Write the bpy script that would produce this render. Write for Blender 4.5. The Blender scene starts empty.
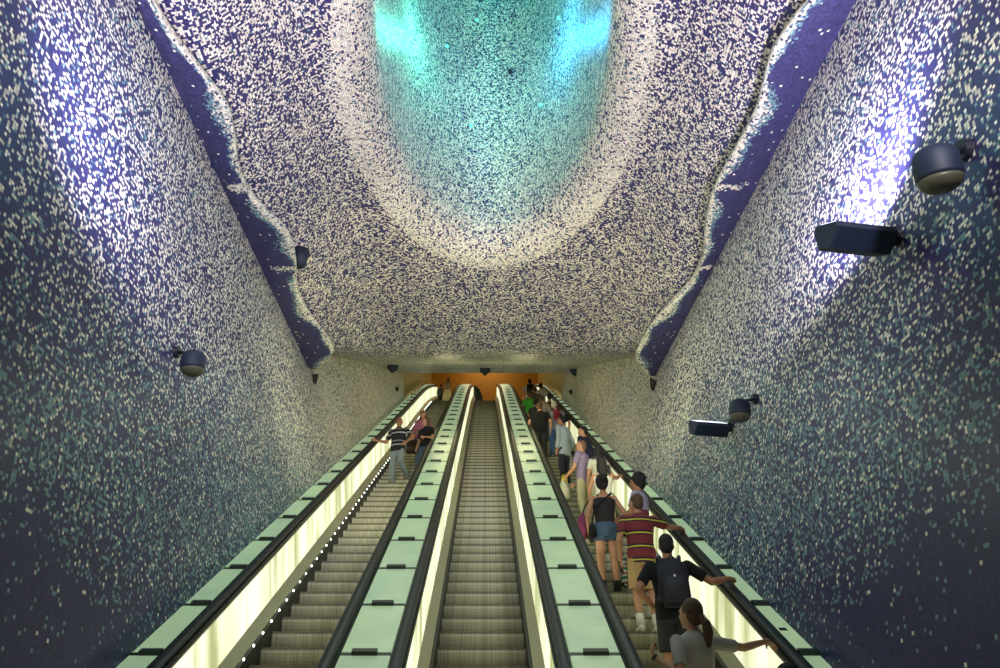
import bpy, bmesh, math, random
from mathutils import Vector, Matrix, Euler
random.seed(7)
PI = math.pi
C = bpy.context.scene.collection
c30, s30 = math.cos(PI/6), 0.5
F = 779.0; PX, PY = 486.0, 325.0
STEP = 0.4619; NN = -3.66; S0 = 3.3          # step pitch along the incline, nose line, first nose
def W(x, s, n):                                # incline frame -> world; the incline eases off near the top
    if s > 33: n = n - (s-33)**2/198
    return Vector((x, s*c30 - n*s30, s*s30 + n*c30))
def ray(px, py): return Vector((px-PX, F*c30+(py-PY)*s30, F*s30-(py-PY)*c30))
def at_x(px, py, X):
    d = ray(px, py); return d*(X/d.x)
def at_z(px, py, Z):
    d = ray(px, py); return d*(Z/d.z)

NSTEP = 84
# ------------------------------------------------------------------ helpers
def tag(o, label=None, cat=None, group=None, kind=None):
    if label: o['label'] = label
    if cat: o['category'] = cat
    if group: o['group'] = group
    if kind: o['kind'] = kind
    return o
def thing(name, label, cat, loc=(0,0,0), rz=0, group=None):
    o = bpy.data.objects.new(name, None); C.objects.link(o)
    o.location = loc; o.rotation_euler = (0,0,rz); o.empty_display_size = .1
    return tag(o, label, cat, group)
def obj(name, bm, mat, parent=None, smooth=False):
    me = bpy.data.meshes.new(name)
    if isinstance(bm, bpy.types.Mesh): me = bm
    else: bm.to_mesh(me); bm.free()
    if mat: me.materials.clear(); me.materials.append(mat)
    if smooth:
        for p in me.polygons: p.use_smooth = True
    o = bpy.data.objects.new(name, me); C.objects.link(o)
    if parent: o.parent = parent
    return o
def inst(name, me, parent, loc=(0,0,0)):
    o = bpy.data.objects.new(name, me); C.objects.link(o); o.parent = parent; o.location = loc; return o
def struct(name, bm, mat, smooth=False):
    o = obj(name, bm, mat, None, smooth); o['kind'] = 'structure'; return o
def box(bm, x0, x1, y0, y1, z0, z1, M=None):
    v = [Vector((x,y,z)) for x in (x0,x1) for y in (y0,y1) for z in (z0,z1)]
    if M: v = [M @ p for p in v]
    v = [bm.verts.new(p) for p in v]
    for f in ((0,1,3,2),(4,6,7,5),(0,4,5,1),(2,3,7,6),(0,2,6,4),(1,5,7,3)): bm.faces.new([v[i] for i in f])
def sbox(bm, x0, x1, s0, s1, n0, n1, off=Vector()):          # box laid out along the incline
    ss = [s0]+[s for s in (32,33,34,35,36,37,38,39,40,41,42,43) if s0+.3 < s < s1-.3 and s1-s0 > 5]+[s1]
    loft(bm, [[W(x,s,n)-off for x,n in ((x0,n0),(x1,n0),(x1,n1),(x0,n1))] for s in ss]); bmesh.ops.recalc_face_normals(bm, faces=bm.faces)
def frame(d):
    d = Vector(d).normalized(); a = Vector((0,0,1)) if abs(d.z) < .9 else Vector((1,0,0))
    u = d.cross(a).normalized(); return u, u.cross(d).normalized()
def loft(bm, rings, cap=True):
    R = [[bm.verts.new(p) for p in r] for r in rings]; n = len(R[0])
    for a, b in zip(R, R[1:]):
        for i in range(n): bm.faces.new((a[i], a[(i+1)%n], b[(i+1)%n], b[i]))
    if cap: bm.faces.new(R[0][::-1]); bm.faces.new(R[-1])
def cone(bm, p0, p1, r0, r1, n=14, flat=1.0):
    p0, p1 = Vector(p0), Vector(p1); u, w = frame(p1-p0)
    loft(bm, [[p+u*(r*math.cos(2*PI*i/n))+w*(r*flat*math.sin(2*PI*i/n)) for i in range(n)] for p, r in ((p0,r0),(p1,r1))])
def tube(bm, pts, r, n=10):
    pts = [Vector(p) for p in pts]; rings = []
    for i, p in enumerate(pts):
        d = pts[min(i+1,len(pts)-1)]-pts[max(i-1,0)]; u, w = frame(d); rr = r[i] if isinstance(r,(list,tuple)) else r
        rings.append([p+u*(rr*math.cos(2*PI*k/n))+w*(rr*math.sin(2*PI*k/n)) for k in range(n)])
    loft(bm, rings)
def ball(bm, p, r, M=None, n=14):
    r = (r,r,r) if not isinstance(r,(tuple,list)) else r
    T = Matrix.Translation(Vector(p)) @ (M.to_4x4() if M else Matrix()) @ Matrix.Diagonal((*r,1))
    bmesh.ops.create_uvsphere(bm, u_segments=n, v_segments=max(6,n*2//3), radius=1, matrix=T)
def ells(bm, rings, n=20, power=1.0):     # rings: (z, rx, ry, yoff)
    out = []
    for z, rx, ry, yo in rings:
        out.append([Vector((rx*math.cos(2*PI*i/n), yo+ry*math.sin(2*PI*i/n), z)) for i in range(n)])
    loft(bm, out)
def remesh(bm, voxel, smooth=3):
    me = bpy.data.meshes.new('tmp'); bmesh.ops.recalc_face_normals(bm, faces=bm.faces); bm.to_mesh(me); bm.free()
    o = bpy.data.objects.new('tmp', me); C.objects.link(o)
    m = o.modifiers.new('r','REMESH'); m.mode = 'VOXEL'; m.voxel_size = voxel; m.use_smooth_shade = True
    if smooth:
        m2 = o.modifiers.new('s','SMOOTH'); m2.factor = .5; m2.iterations = smooth
    dg = bpy.context.evaluated_depsgraph_get()
    out = bpy.data.meshes.new_from_object(o.evaluated_get(dg))
    bpy.data.objects.remove(o); bpy.data.meshes.remove(me)
    for p in out.polygons: p.use_smooth = True
    return out

# ------------------------------------------------------------------ materials
def newmat(name):
    m = bpy.data.materials.new(name); m.use_nodes = True
    nt = m.node_tree; return m, nt, nt.nodes['Principled BSDF']
def N(nt, t, **kw):
    n = nt.nodes.new(t)
    for k, v in kw.items(): setattr(n, k, v)
    return n
def math_(nt, op, a, b=None):
    n = N(nt, 'ShaderNodeMath', operation=op)
    for i, v in enumerate((a, b)):
        if v is None: continue
        if isinstance(v, (int, float)): n.inputs[i].default_value = v
        else: nt.links.new(v, n.inputs[i])
    return n.outputs[0]
def mixc(nt, fac, a, b, mode='MIX'):
    n = N(nt, 'ShaderNodeMix', data_type='RGBA', blend_type=mode)
    for i, v in ((0,fac),(6,a),(7,b)):
        if isinstance(v, (int,float)): n.inputs[i].default_value = v
        elif isinstance(v, tuple): n.inputs[i].default_value = (*v[:3],1)
        else: nt.links.new(v, n.inputs[i])
    return n.outputs[2]
def plain(name, col, rough=.6, metal=0, noise=.15, nscale=30, bump=0, emit=0):
    m, nt, b = newmat(name)
    tc = N(nt,'ShaderNodeTexCoord'); nz = N(nt,'ShaderNodeTexNoise'); nz.inputs['Scale'].default_value = nscale
    nt.links.new(tc.outputs['Object'], nz.inputs['Vector'])
    f = math_(nt,'MULTIPLY_ADD', nz.outputs['Fac'], 2*noise); f.node.inputs[2].default_value = 1-noise
    out = mixc(nt, 1.0, tuple(col), f, 'MULTIPLY'); nt.links.new(out, b.inputs['Base Color'])
    b.inputs['Roughness'].default_value = rough; b.inputs['Metallic'].default_value = metal
    if bump:
        bp = N(nt,'ShaderNodeBump'); bp.inputs['Strength'].default_value = bump; bp.inputs['Distance'].default_value=.02
        nt.links.new(nz.outputs['Fac'], bp.inputs['Height']); nt.links.new(bp.outputs[0], b.inputs['Normal'])
    if emit:
        nt.links.new(out, b.inputs['Emission Color']); b.inputs['Emission Strength'].default_value = emit
    return m
def emis(name, col, s):
    m, nt, b = newmat(name); b.inputs['Base Color'].default_value = (*col,1)
    b.inputs['Emission Color'].default_value = (*col,1); b.inputs['Emission Strength'].default_value = s; return m
def mosaic(name, mode, cream=(.80,.73,.59), navy=(.031,.028,.115), teal=(.16,.29,.32), PITCH=.030):
    m, nt, b = newmat(name); L = nt.links.new
    geo = N(nt,'ShaderNodeNewGeometry'); sep = N(nt,'ShaderNodeSeparateXYZ')
    if mode == 'uv': L(N(nt,'ShaderNodeAttribute', attribute_name='tilepos').outputs['Vector'], sep.inputs[0])
    else: L(geo.outputs['Position'], sep.inputs[0])
    ax = [math_(nt,'ADD', math_(nt,'DIVIDE', sep.outputs[i], PITCH), .37) for i in range(3)]
    use = {'yz':(1,2), 'xyz':(0,1,2), 'uv':(0,1)}[mode]
    comb = N(nt,'ShaderNodeCombineXYZ'); grout = None
    for i in use:
        L(math_(nt,'FLOOR', ax[i]), comb.inputs[i])
        if mode != 'xyz' or i < 2:
            fr = math_(nt,'FRACT', ax[i]); g = math_(nt,'LESS_THAN', fr, .13)
            grout = g if grout is None else math_(nt,'MAXIMUM', grout, g)
    wn = N(nt,'ShaderNodeTexWhiteNoise', noise_dimensions='3D'); L(comb.outputs[0], wn.inputs['Vector'])
    sc = N(nt,'ShaderNodeSeparateColor'); L(wn.outputs['Color'], sc.inputs[0])
    dn = N(nt,'ShaderNodeAttribute', attribute_name='dens'); tl = N(nt,'ShaderNodeAttribute', attribute_name='teal')
    # slow drift of the tile mix over the surface
    nz = N(nt,'ShaderNodeTexNoise'); nz.inputs['Scale'].default_value = 1.1; nz.inputs['Detail'].default_value = 4
    L(geo.outputs['Position'], nz.inputs['Vector'])
    dr = math_(nt,'MULTIPLY', math_(nt,'SUBTRACT', nz.outputs['Fac'], .5), .55)
    d = math_(nt,'ADD', dn.outputs['Fac'], math_(nt,'MULTIPLY', dr, math_(nt,'MINIMUM', dn.outputs['Fac'], .6)))
    isc = math_(nt,'LESS_THAN', sc.outputs[0], d)
    ist = math_(nt,'LESS_THAN', sc.outputs[1], tl.outputs['Fac'])
    var = math_(nt,'MULTIPLY_ADD', sc.outputs[2], .6); var.node.inputs[2].default_value = .62
    dark = mixc(nt, math_(nt,'LESS_THAN', sc.outputs[2], .16), navy, tuple(v*1.9 for v in navy))
    # cream tiles turn to teal where the teal share is high
    light = mixc(nt, ist, cream, teal)
    extra = math_(nt,'MULTIPLY', ist, math_(nt,'LESS_THAN', sc.outputs[0], math_(nt,'MULTIPLY', d, 1.9)))
    col = mixc(nt, math_(nt,'MAXIMUM', isc, extra), dark, light)
    col = mixc(nt, 1.0, col, var, 'MULTIPLY')
    col = mixc(nt, math_(nt,'MULTIPLY', grout, .62), col, (.03,.03,.05))
    L(col, b.inputs['Base Color']); b.inputs['Roughness'].default_value = .45
    b.inputs['Specular IOR Level'].default_value = .35
    return m

M_wall = mosaic('wall_mosaic', 'yz', cream=(.78,.74,.60))
M_ceil = mosaic('ceiling_mosaic', 'xyz', cream=(.82,.75,.62))
M_flap = mosaic('fold_mosaic', 'uv', navy=(.040,.038,.115))
M_black = plain('black_rubber', (.008,.009,.012), .45)
M_blackmetal = plain('black_trim', (.012,.013,.014), .4)
M_deckedge = plain('dark_bracket', (.03,.035,.032), .4, .4)
M_steel = plain('dull_steel', (.33,.31,.20), .42, .35, .12, 6)
M_skirt = plain('skirt_steel', (.03,.03,.025), .5, .3)
M_lamp = plain('lamp_enamel', (.009,.018,.042), .62)
M_lampglass = plain('lamp_underside', (.09,.085,.055), .45)
M_bracket = plain('lamp_bracket', (.008,.010,.02), .5)
M_void = plain('black_void', (.002,.002,.003), 1.0)
M_orange = plain('orange_wall', (.55,.26,.03), .6, 0, .12, 2)
M_ochre = plain('ochre_wall', (.50,.36,.12), .6, 0, .2, 3)
M_floor = plain('stone_floor', (.10,.10,.10), .5, 0, .2, 8)
M_led = emis('led_white', (.95,1,.9), 5)
M_comb = emis('comb_glow', (1,.28,.03), .9)
M_cled = emis('crater_led', (.12,1,.55), 1.6)
M_brass = plain('rail_metal', (.6,.52,.25), .25, .9)
M_tealcap = plain('crater_top', (.02,.30,.30), .6)

def glow_panel():
    m, nt, b = newmat('lit_white_panel'); L = nt.links.new
    geo = N(nt,'ShaderNodeNewGeometry'); mp = N(nt,'ShaderNodeMapping'); mp.vector_type='TEXTURE'
    mp.inputs['Rotation'].default_value = (PI/6,0,0); mp.inputs['Scale'].default_value = (1,.32,2.6)
    L(geo.outputs['Position'], mp.inputs['Vector'])
    nz = N(nt,'ShaderNodeTexNoise'); nz.inputs['Scale'].default_value = 1.0; nz.inputs['Detail'].default_value = 3
    L(mp.outputs[0], nz.inputs['Vector'])
    r = N(nt,'ShaderNodeValToRGB'); L(nz.outputs['Fac'], r.inputs[0])
    r.color_ramp.elements[0].position=.36; r.color_ramp.elements[0].color=(.40,.43,.17,1)
    r.color_ramp.elements[1].position=.64; r.color_ramp.elements[1].color=(1,1,.80,1)
    e = r.color_ramp.elements.new(.49); e.color=(.84,.87,.55,1)
    L(r.outputs[0], b.inputs['Emission Color']); b.inputs['Emission Strength'].default_value = 1.08
    b.inputs['Base Color'].default_value=(.3,.3,.25,1); return m
M_panel = glow_panel()
def deck_glass():
    m, nt, b = newmat('frosted_green_glass'); L = nt.links.new
    geo = N(nt,'ShaderNodeNewGeometry'); nz = N(nt,'ShaderNodeTexNoise'); nz.inputs['Scale'].default_value = 2.2; nz.inputs['Detail'].default_value=3
    L(geo.outputs['Position'], nz.inputs['Vector'])
    oi = N(nt,'ShaderNodeObjectInfo')
    fac = math_(nt,'ADD', math_(nt,'MULTIPLY', nz.outputs['Fac'], .75), math_(nt,'MULTIPLY', oi.outputs['Random'], .3))
    col = mixc(nt, fac, (.18,.275,.185), (.345,.455,.25))
    L(col, b.inputs['Base Color']); L(col, b.inputs['Emission Color']); b.inputs['Emission Strength'].default_value = .80
    b.inputs['Roughness'].default_value=.3; return m
M_deck = deck_glass()
def step_metal():
    m, nt, b = newmat('grooved_step_metal'); L = nt.links.new
    geo = N(nt,'ShaderNodeNewGeometry'); sep = N(nt,'ShaderNodeSeparateXYZ'); L(geo.outputs['Position'], sep.inputs[0])
    cell = math_(nt,'FLOOR', math_(nt,'DIVIDE', sep.outputs[0], .013))
    wn = N(nt,'ShaderNodeTexWhiteNoise', noise_dimensions='1D'); L(cell, wn.inputs['W'])
    fr = math_(nt,'FRACT', math_(nt,'DIVIDE', sep.outputs[0], .013)); g = math_(nt,'LESS_THAN', fr, .35)
    v = math_(nt,'MULTIPLY_ADD', wn.outputs['Value'], .45); v.node.inputs[2].default_value=.78
    v = math_(nt,'MULTIPLY', v, math_(nt,'SUBTRACT', 1.0, math_(nt,'MULTIPLY', g, .4)))
    tc = N(nt,'ShaderNodeTexCoord'); so = N(nt,'ShaderNodeSeparateXYZ'); L(tc.outputs['Object'], so.inputs[0])
    v = math_(nt,'MULTIPLY', v, math_(nt,'SUBTRACT', 1.0, math_(nt,'MULTIPLY', math_(nt,'GREATER_THAN', so.outputs[2], -.030), .68)))
    L(mixc(nt, 1.0, (.46,.44,.30), v, 'MULTIPLY'), b.inputs['Base Color'])
    b.inputs['Metallic'].default_value=.15; b.inputs['Roughness'].default_value=.5; return m
M_step = step_metal()

# ------------------------------------------------------------------ camera, world
cam = bpy.data.cameras.new('camera'); co = bpy.data.objects.new('camera', cam); C.objects.link(co)
cam.sensor_width = 36; cam.lens = 36*F/1000; cam.shift_x = (500-PX)/1000; cam.shift_y = -(334-PY)/1000
cam.clip_start=.05; cam.clip_end=300
co.rotation_euler = (PI/2+PI/6, 0, 0); bpy.context.scene.camera = co
w = bpy.data.worlds.new('world'); bpy.context.scene.world = w; w.use_nodes = True
w.node_tree.nodes['Background'].inputs[0].default_value = (.31,.33,.45,1); w.node_tree.nodes['Background'].inputs[1].default_value = .18
vs = bpy.context.scene.view_settings; vs.view_transform = 'Standard'; vs.look = 'None'; vs.exposure = 0

# ------------------------------------------------------------------ walls
def sstep(a, b, x):
    t = min(1, max(0, (x-a)/(b-a))); return t*t*(3-2*t)
FZ = 7.5                                   # height of the fold line
SIDE = {-1: dict(xb=-3.12, xt=-3.86, xe=-3.13, yf=15.2), 1: dict(xb=2.92, xt=4.0, xe=2.95, yf=15.6)}
def deck_z(Y): return (Y*s30 + -2.88)/c30      # world height of the deck line at Y
def slope_ceiling(Y): return 12.8 - .447*(25.7-Y)
def wall_top(Y, d):
    return FZ+.75 if Y <= d['yf'] else slope_ceiling(Y)+.05
def wall_x(Y, z, side):
    d = SIDE[side]
    zb = deck_z(Y); zt = FZ + (slope_ceiling(Y)-FZ)*sstep(d['yf']-.5, d['yf']+3, Y)
    xt = -3.92+.016*(min(Y,16)-5.7) if side < 0 else 4.13-.049*(min(Y,16)-5.7)
    if Y > d['yf']: xt = xt + (d['xe']-xt)*sstep(d['yf'], d['yf']+8, Y)
    t = max(0, (z-zb)/max(.5, zt-zb)); return d['xb'] + (xt-d['xb'])*min(t, 1.15)
def wall(side, name):
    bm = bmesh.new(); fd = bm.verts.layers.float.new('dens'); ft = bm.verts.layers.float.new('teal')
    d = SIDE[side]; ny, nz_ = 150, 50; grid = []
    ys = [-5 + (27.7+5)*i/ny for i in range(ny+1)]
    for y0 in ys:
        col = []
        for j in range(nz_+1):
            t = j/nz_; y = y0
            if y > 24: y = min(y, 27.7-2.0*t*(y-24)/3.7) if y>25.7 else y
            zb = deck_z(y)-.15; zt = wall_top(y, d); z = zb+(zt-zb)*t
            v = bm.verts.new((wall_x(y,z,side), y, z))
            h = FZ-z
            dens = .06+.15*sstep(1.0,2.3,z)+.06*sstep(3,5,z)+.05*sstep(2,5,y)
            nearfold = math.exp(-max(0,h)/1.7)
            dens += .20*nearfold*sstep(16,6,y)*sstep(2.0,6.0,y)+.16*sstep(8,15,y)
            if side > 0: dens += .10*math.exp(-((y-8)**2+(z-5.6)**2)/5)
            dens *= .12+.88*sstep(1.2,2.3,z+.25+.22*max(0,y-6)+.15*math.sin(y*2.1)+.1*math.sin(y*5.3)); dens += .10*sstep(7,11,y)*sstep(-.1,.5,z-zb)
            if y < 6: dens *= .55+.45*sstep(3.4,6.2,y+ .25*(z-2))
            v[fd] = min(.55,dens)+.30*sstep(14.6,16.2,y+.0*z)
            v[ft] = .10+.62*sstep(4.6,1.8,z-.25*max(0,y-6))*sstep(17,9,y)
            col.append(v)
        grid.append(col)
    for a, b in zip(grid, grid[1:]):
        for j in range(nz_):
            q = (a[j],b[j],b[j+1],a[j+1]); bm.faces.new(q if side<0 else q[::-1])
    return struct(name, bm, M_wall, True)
wall(-1, 'wall_left'); wall(1, 'wall_right')

# ------------------------------------------------------------------ ceiling with the crater
CX, CY, CA, CB, CZ = .10, 8.75, 1.76, 3.80, 9.0
def smax(a, b, k=.25):
    h = max(k-abs(a-b), 0)/k; return max(a,b)+h*h*k*.25
def ceil_z(x, y):
    ax = abs(x-.05)
    cove = CZ - 1.25*sstep(2.2, 3.75, ax)**1.2 - .15*sstep(12,17,y)
    return smax(cove, slope_ceiling(y))
def ceiling():
    bm = bmesh.new(); fd = bm.verts.layers.float.new('dens'); ft = bm.verts.layers.float.new('teal')
    na = 240; rings = []
    X0, X1, Y0, Y1 = -4.5, 4.9, -6.0, 25.7
    def bound(a):
        dx, dy = math.cos(a), math.sin(a)*2.0
        n = math.hypot(dx,dy); dx/=n; dy/=n; t = 1e9
        if dx>1e-6: t=min(t,(X1-CX)/dx)
        if dx<-1e-6: t=min(t,(X0-CX)/dx)
        if dy>1e-6: t=min(t,(Y1-CY)/dy)
        if dy<-1e-6: t=min(t,(Y0-CY)/dy)
        return CX+dx*t, CY+dy*t
    # angles: even ones plus the rectangle's corners
    angs = [2*PI*i/na for i in range(na)]
    for X in (X0,X1):
        for Y in (Y0,Y1): angs.append(math.atan2((Y-CY)/2.0, X-CX) % (2*PI))
    angs.sort()
    prof = []                                   # (outward offset in m, z above the ceiling, cone factor)
    for i in range(26):
        h = .75+ (9.5-.75)*(1-i/25)**1.4; prof.append(('t', h))
    for i in range(1,9):
        q = i/8*PI/2; prof.append(('r', .75*(1-math.sin(q)), .62*(1-math.cos(q))))
    for i in range(1,46): prof.append(('o', i/45))
    for p in prof:
        ring = []
        for a in angs:
            ex, ey = CX+CA*math.cos(a), CY+CB*math.sin(a)
            ux, uy = math.cos(a)/CA, math.sin(a)/CB; n = math.hypot(ux,uy); ux/=n; uy/=n
            if p[0]=='t':
                k = 1-.035*(p[1]-.75); x, y = CX+(ex-CX)*k, CY+(ey-CY)*k; z = CZ+p[1]
                dens, teal = .74-.08*sstep(1,5,p[1]), .15
            elif p[0]=='r':
                x, y = ex+ux*p[2], ey+uy*p[2]; z = CZ+p[1]; t=p[2]/.62
                dens, teal = .74+.14*sstep(.25,.9,t), .05
            else:
                bx, by = bound(a); sx, sy = ex+ux*.62, ey+uy*.62; t = p[1]**1.35
                x, y = sx+(bx-sx)*t, sy+(by-sy)*t; z = ceil_z(x,y)
                q = math.hypot((x-CX)/CA,(y-CY)/CB)
                dd = (q-1)/q*math.hypot(x-CX,y-CY); dens = .49+.42*math.exp(-((dd-.42)/.25)**2)-.06*sstep(1.5,2.4,q); teal = .02
                if y>15: dens += .14*sstep(15.5,17.5,y)
            v = bm.verts.new((x,y,z)); v[fd]=dens; v[ft]=teal; ring.append(v)
        rings.append(ring)
    n = len(angs)
    for a, b in zip(rings, rings[1:]):
        for i in range(n): bm.faces.new((a[i],a[(i+1)%n],b[(i+1)%n],b[i]))
    bm.faces.new(rings[0])
    bmesh.ops.recalc_face_normals(bm, faces=bm.faces)
    return struct('ceiling', bm, M_ceil, True)
ceiling()

# the two wavy hanging folds between walls and ceiling
def fold(side, name, pts):
    # pts: (pixel of the straight edge, pixel of the wavy edge) read on the fold's level
    bm = bmesh.new(); fd = bm.verts.layers.float.new('dens'); ft = bm.verts.layers.float.new('teal'); fu = bm.verts.layers.float_vector.new('tilepos')
    rows = []
    P = [at_z(x, y, FZ-.06) for x, y in pts]; ys = [p.y for p in P]; xs = [p.x for p in P]
    def wavy(y):
        for i in range(len(ys)-1):
            if ys[i] <= y <= ys[i+1]:
                t = (y-ys[i])/(ys[i+1]-ys[i]); 
                m0 = (xs[min(i+1,len(xs)-1)]-xs[max(i-1,0)])/(ys[min(i+1,len(ys)-1)]-ys[max(i-1,0)])
                m1 = (xs[min(i+2,len(xs)-1)]-xs[i])/(ys[min(i+2,len(ys)-1)]-ys[i]); d = ys[i+1]-ys[i]
                return (2*t**3-3*t*t+1)*xs[i]+(t**3-2*t*t+t)*d*m0+(-2*t**3+3*t*t)*xs[i+1]+(t**3-t*t)*d*m1
        if y < ys[0]: return xs[0] - side*.12*math.sin((ys[0]-y)*1.3)
        return xs[-1]
    ye = ys[-1]; n = 200
    for i in range(n+1):
        y = -5+(ye+5)*i/n; xw = wall_x(min(y,SIDE[side]['yf']), FZ, side)+side*.04; xi = wavy(y); row = []
        wd = abs(xi-xw)
        prof = [(t, 0.0) for t in (0,.15,.3,.45,.6,.72,.82,.9,.96)]+[(1.0,.018),(1.012,.045),(1.005,.08),(.96,.11),(.6,.13),(0,.14)]; arc = 0; prev = None
        for k,(t,h) in enumerate(prof):
            hang = .06*sstep(0,.5,t)*(1 if h==0 or t>.9 else 1)          # belly of the fold
            v = bm.verts.new((xw+(xi-xw)*t, y, FZ-.02-hang+h*1.3)); 
            e = (1-t)*wd if h==0 else 0
            arc += (v.co-prev).length if prev is not None else 0; prev = v.co.copy(); v[fu] = (y, arc-wd, 0)
            lim = (.10+.06*math.sin(y*2.7)+.05*math.sin(y*6.1+1))*min(1,wd/.62)
            v[fd] = .012+.90*sstep(lim*1.6, lim*.35, e) if t > .35 else .01
            v[ft] = .75*sstep(lim*4, lim*1.3, e)*sstep(lim*.2, lim*1.2, e)+.10; row.append(v)
        rows.append(row)
    for a, b in zip(rows, rows[1:]):
        for j in range(len(a)-1): bm.faces.new((a[j],a[j+1],b[j+1],b[j]))
    bm.faces.new(rows[-1]); bm.faces.new(rows[0])
    bmesh.ops.recalc_face_normals(bm, faces=bm.faces)
    return struct(name, bm, M_flap, True)
fold(-1, 'trim_1', [(150,0),(165,25),(183,50),(205,78),(226,106),(234,135),(238,165),(248,192),(266,213),(287,234),(295,258),(297,288),(307,312),(322,332),(333,350),(330,358),(318,368)])
fold(1, 'trim_2', [(812,0),(795,20),(775,50),(765,80),(757,110),(742,140),(725,170),(713,195),(706,225),(703,258),(692,282),(672,304),(654,324),(641,345),(636,358),(641,367),(650,375)])

# ------------------------------------------------------------------ hall at the top and the lower landing
LZ = W(0,S0+(NSTEP-1)*STEP,NN).z+.02; LY = W(0,S0+(NSTEP-1)*STEP,NN).y
def quad(bm, a, b, c_, d): bm.faces.new([bm.verts.new(p) for p in (a,b,c_,d)])
bm = bmesh.new(); box(bm, -3.6,-3.3, 25.72,42.6, 10,22.5); struct('wall_far_left', bm, M_ochre)
bm = bmesh.new(); box(bm, 3.15,3.4, 25.72,42.6, 10,22.5); struct('wall_far_right', bm, M_ochre)
bm = bmesh.new(); box(bm, -3.6,3.4, 42.6,42.9, 10,22.8); struct('wall_back', bm, M_orange)
bm = bmesh.new(); box(bm, -3.6,3.4, 25.7,42.9, 22.5,22.8); struct('ceiling', bm, M_ochre)
bm = bmesh.new(); box(bm, -4.8,4.8, 25.72,25.95, 12.93,22.9); struct('wall_lip', bm, M_ochre)
bm = bmesh.new(); box(bm, -3.3,3.15, LY+.5,42.6, LZ-.3,LZ); struct('floor', bm, M_floor)
bm = bmesh.new(); box(bm, -5,5, -8,2.0, -1.8,-1.62); struct('floor', bm, M_floor)

# ------------------------------------------------------------------ escalators
HR = .70
STOP = 43.4
def rail_path():
    pts = []
    base = W(0, 2.9, -2.86)
    for i in range(9):
        a = PI*(i/8); pts.append(base + Vector((0, -.55-.32*math.sin(a), -.68+.32*(1-math.cos(a))*1.05)))
    for i in range(60): pts.append(W(0, 2.9+(STOP-2.9)*i/59, -2.84))
    e = W(0, STOP, -2.84)
    for i in range(1,4): pts.append(e+Vector((0,.4*i,.14*i/ (1+.5*i))))
    t = pts[-1]
    for i in range(1,7):
        a = PI*i/6; pts.append(t+Vector((0,.30*math.sin(a),-.32*(1-math.cos(a)))))
    return pts
PATH = rail_path()
def step_mesh():
    bm = bmesh.new(); p = [(.50,-.03),(.50,0),(.0,0),(-.002,-.02),(-.004,-.06),(.004,-.10),(.016,-.14),(.034,-.175),(.05,-.195),(.10,-.197),(.10,-.26),(.13,-.26)]
    loft(bm, [[Vector((x,a,b)) for a,b in p] for x in (-.5,.5)])
    bmesh.ops.recalc_face_normals(bm, faces=bm.faces)
    me = bpy.data.meshes.new('step'); bm.to_mesh(me); bm.free(); me.materials.append(M_step); return me
STEP_ME = step_mesh()
def escalator(cx, label, leds):
    base = Vector((cx, W(0,S0,NN).y, -1.62)); off = Vector((0, base.y, base.z))
    t = thing('escalator', label, 'escalator', base, 0, None)
    for k in range(NSTEP): inst('step', STEP_ME, t, W(0, S0+k*STEP, NN)-off)
    for sd in (-1, 1):
        bm = bmesh.new(); sbox(bm, sd*.505, sd*.535, 2.6, 42.6, NN-.35, NN+.12, off); obj('skirt', bm, M_skirt, t)
        bm = bmesh.new()                                     # sloping inner deck
        loft(bm, [[W(sd*x, s, n)-off for x,n in ((.535,NN+.12),(.535,NN+.14),(.645,NN+.23),(.645,NN+.0))] for s in (2.6,32,34,36,38,40,42,43)])
        bmesh.ops.recalc_face_normals(bm, faces=bm.faces); obj('inner_deck', bm, M_steel, t)
        bm = bmesh.new(); sbox(bm, sd*.642, sd*.66, 2.7, 43.4, NN-.1, -2.90, off); obj('balustrade_panel', bm, M_panel, t)
        bm = bmesh.new(); sbox(bm, sd*.638, sd*.765, 2.7, 43.4, -2.92, -2.872, off); obj('handrail_track', bm, M_blackmetal, t)
        bm = bmesh.new(); sbox(bm, sd*.636, sd*.640, 2.7, 43.4, -2.935, -2.915, off); obj('edge_strip', bm, M_steel, t)
        bm = bmesh.new(); rings = []
        n = 12
        for i, p in enumerate(PATH):
            d = (PATH[min(i+1,len(PATH)-1)]-PATH[max(i-1,0)]).normalized(); up = Vector((1,0,0)).cross(d).normalized()
            ring = []
            for k in range(n):
                a = 2*PI*k/n; ca, sa = math.cos(a), math.sin(a)
                ring.append(p-off+Vector((sd*HR,0,0))+Vector((1,0,0))*.052*math.copysign(abs(ca)**.6,ca)+up*.032*math.copysign(abs(sa)**.6,sa))
            rings.append(ring)
        loft(bm, rings); bmesh.ops.recalc_face_normals(bm, faces=bm.faces); obj('handrail', bm, M_black, t, True)
    bm = bmesh.new(); box(bm, -.5,.5, 0,.55, -.04,.0, Matrix.Translation(W(0, S0+(NSTEP-1)*STEP, NN)-off+Vector((0,.40,.03)))); obj('comb_plate', bm, M_steel, t)
    bm = bmesh.new(); box(bm, .05,.42, 0,.03, .0,.07, Matrix.Translation(W(0, S0+(NSTEP-1)*STEP, NN)-off+Vector((0,.42,.03)))); obj('comb_light', bm, M_comb, t)
    bm = bmesh.new(); box(bm, -.75,.75, 0,33, -.5,-.4); bm.free()
    if leds:
        me = None
        for i in range(82):
            s = 8.2+.354*i
            if s > 36.8: break
            if me is None:
                bm = bmesh.new(); ball(bm, (0,0,0), (.012,.016,.016), None, 8); me = bpy.data.meshes.new('skirting_light'); bm.to_mesh(me); bm.free(); me.materials.append(M_led)
            inst('skirting_light', me, t, W(-.50, s, NN+.14)-off)
    return t
CXS = (-2.05, -.05, 1.95)
escalator(CXS[0], 'left escalator with a row of small white skirting lights and three riders coming down', True)
escalator(CXS[1], 'empty middle escalator between two green glass decks', False)
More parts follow.
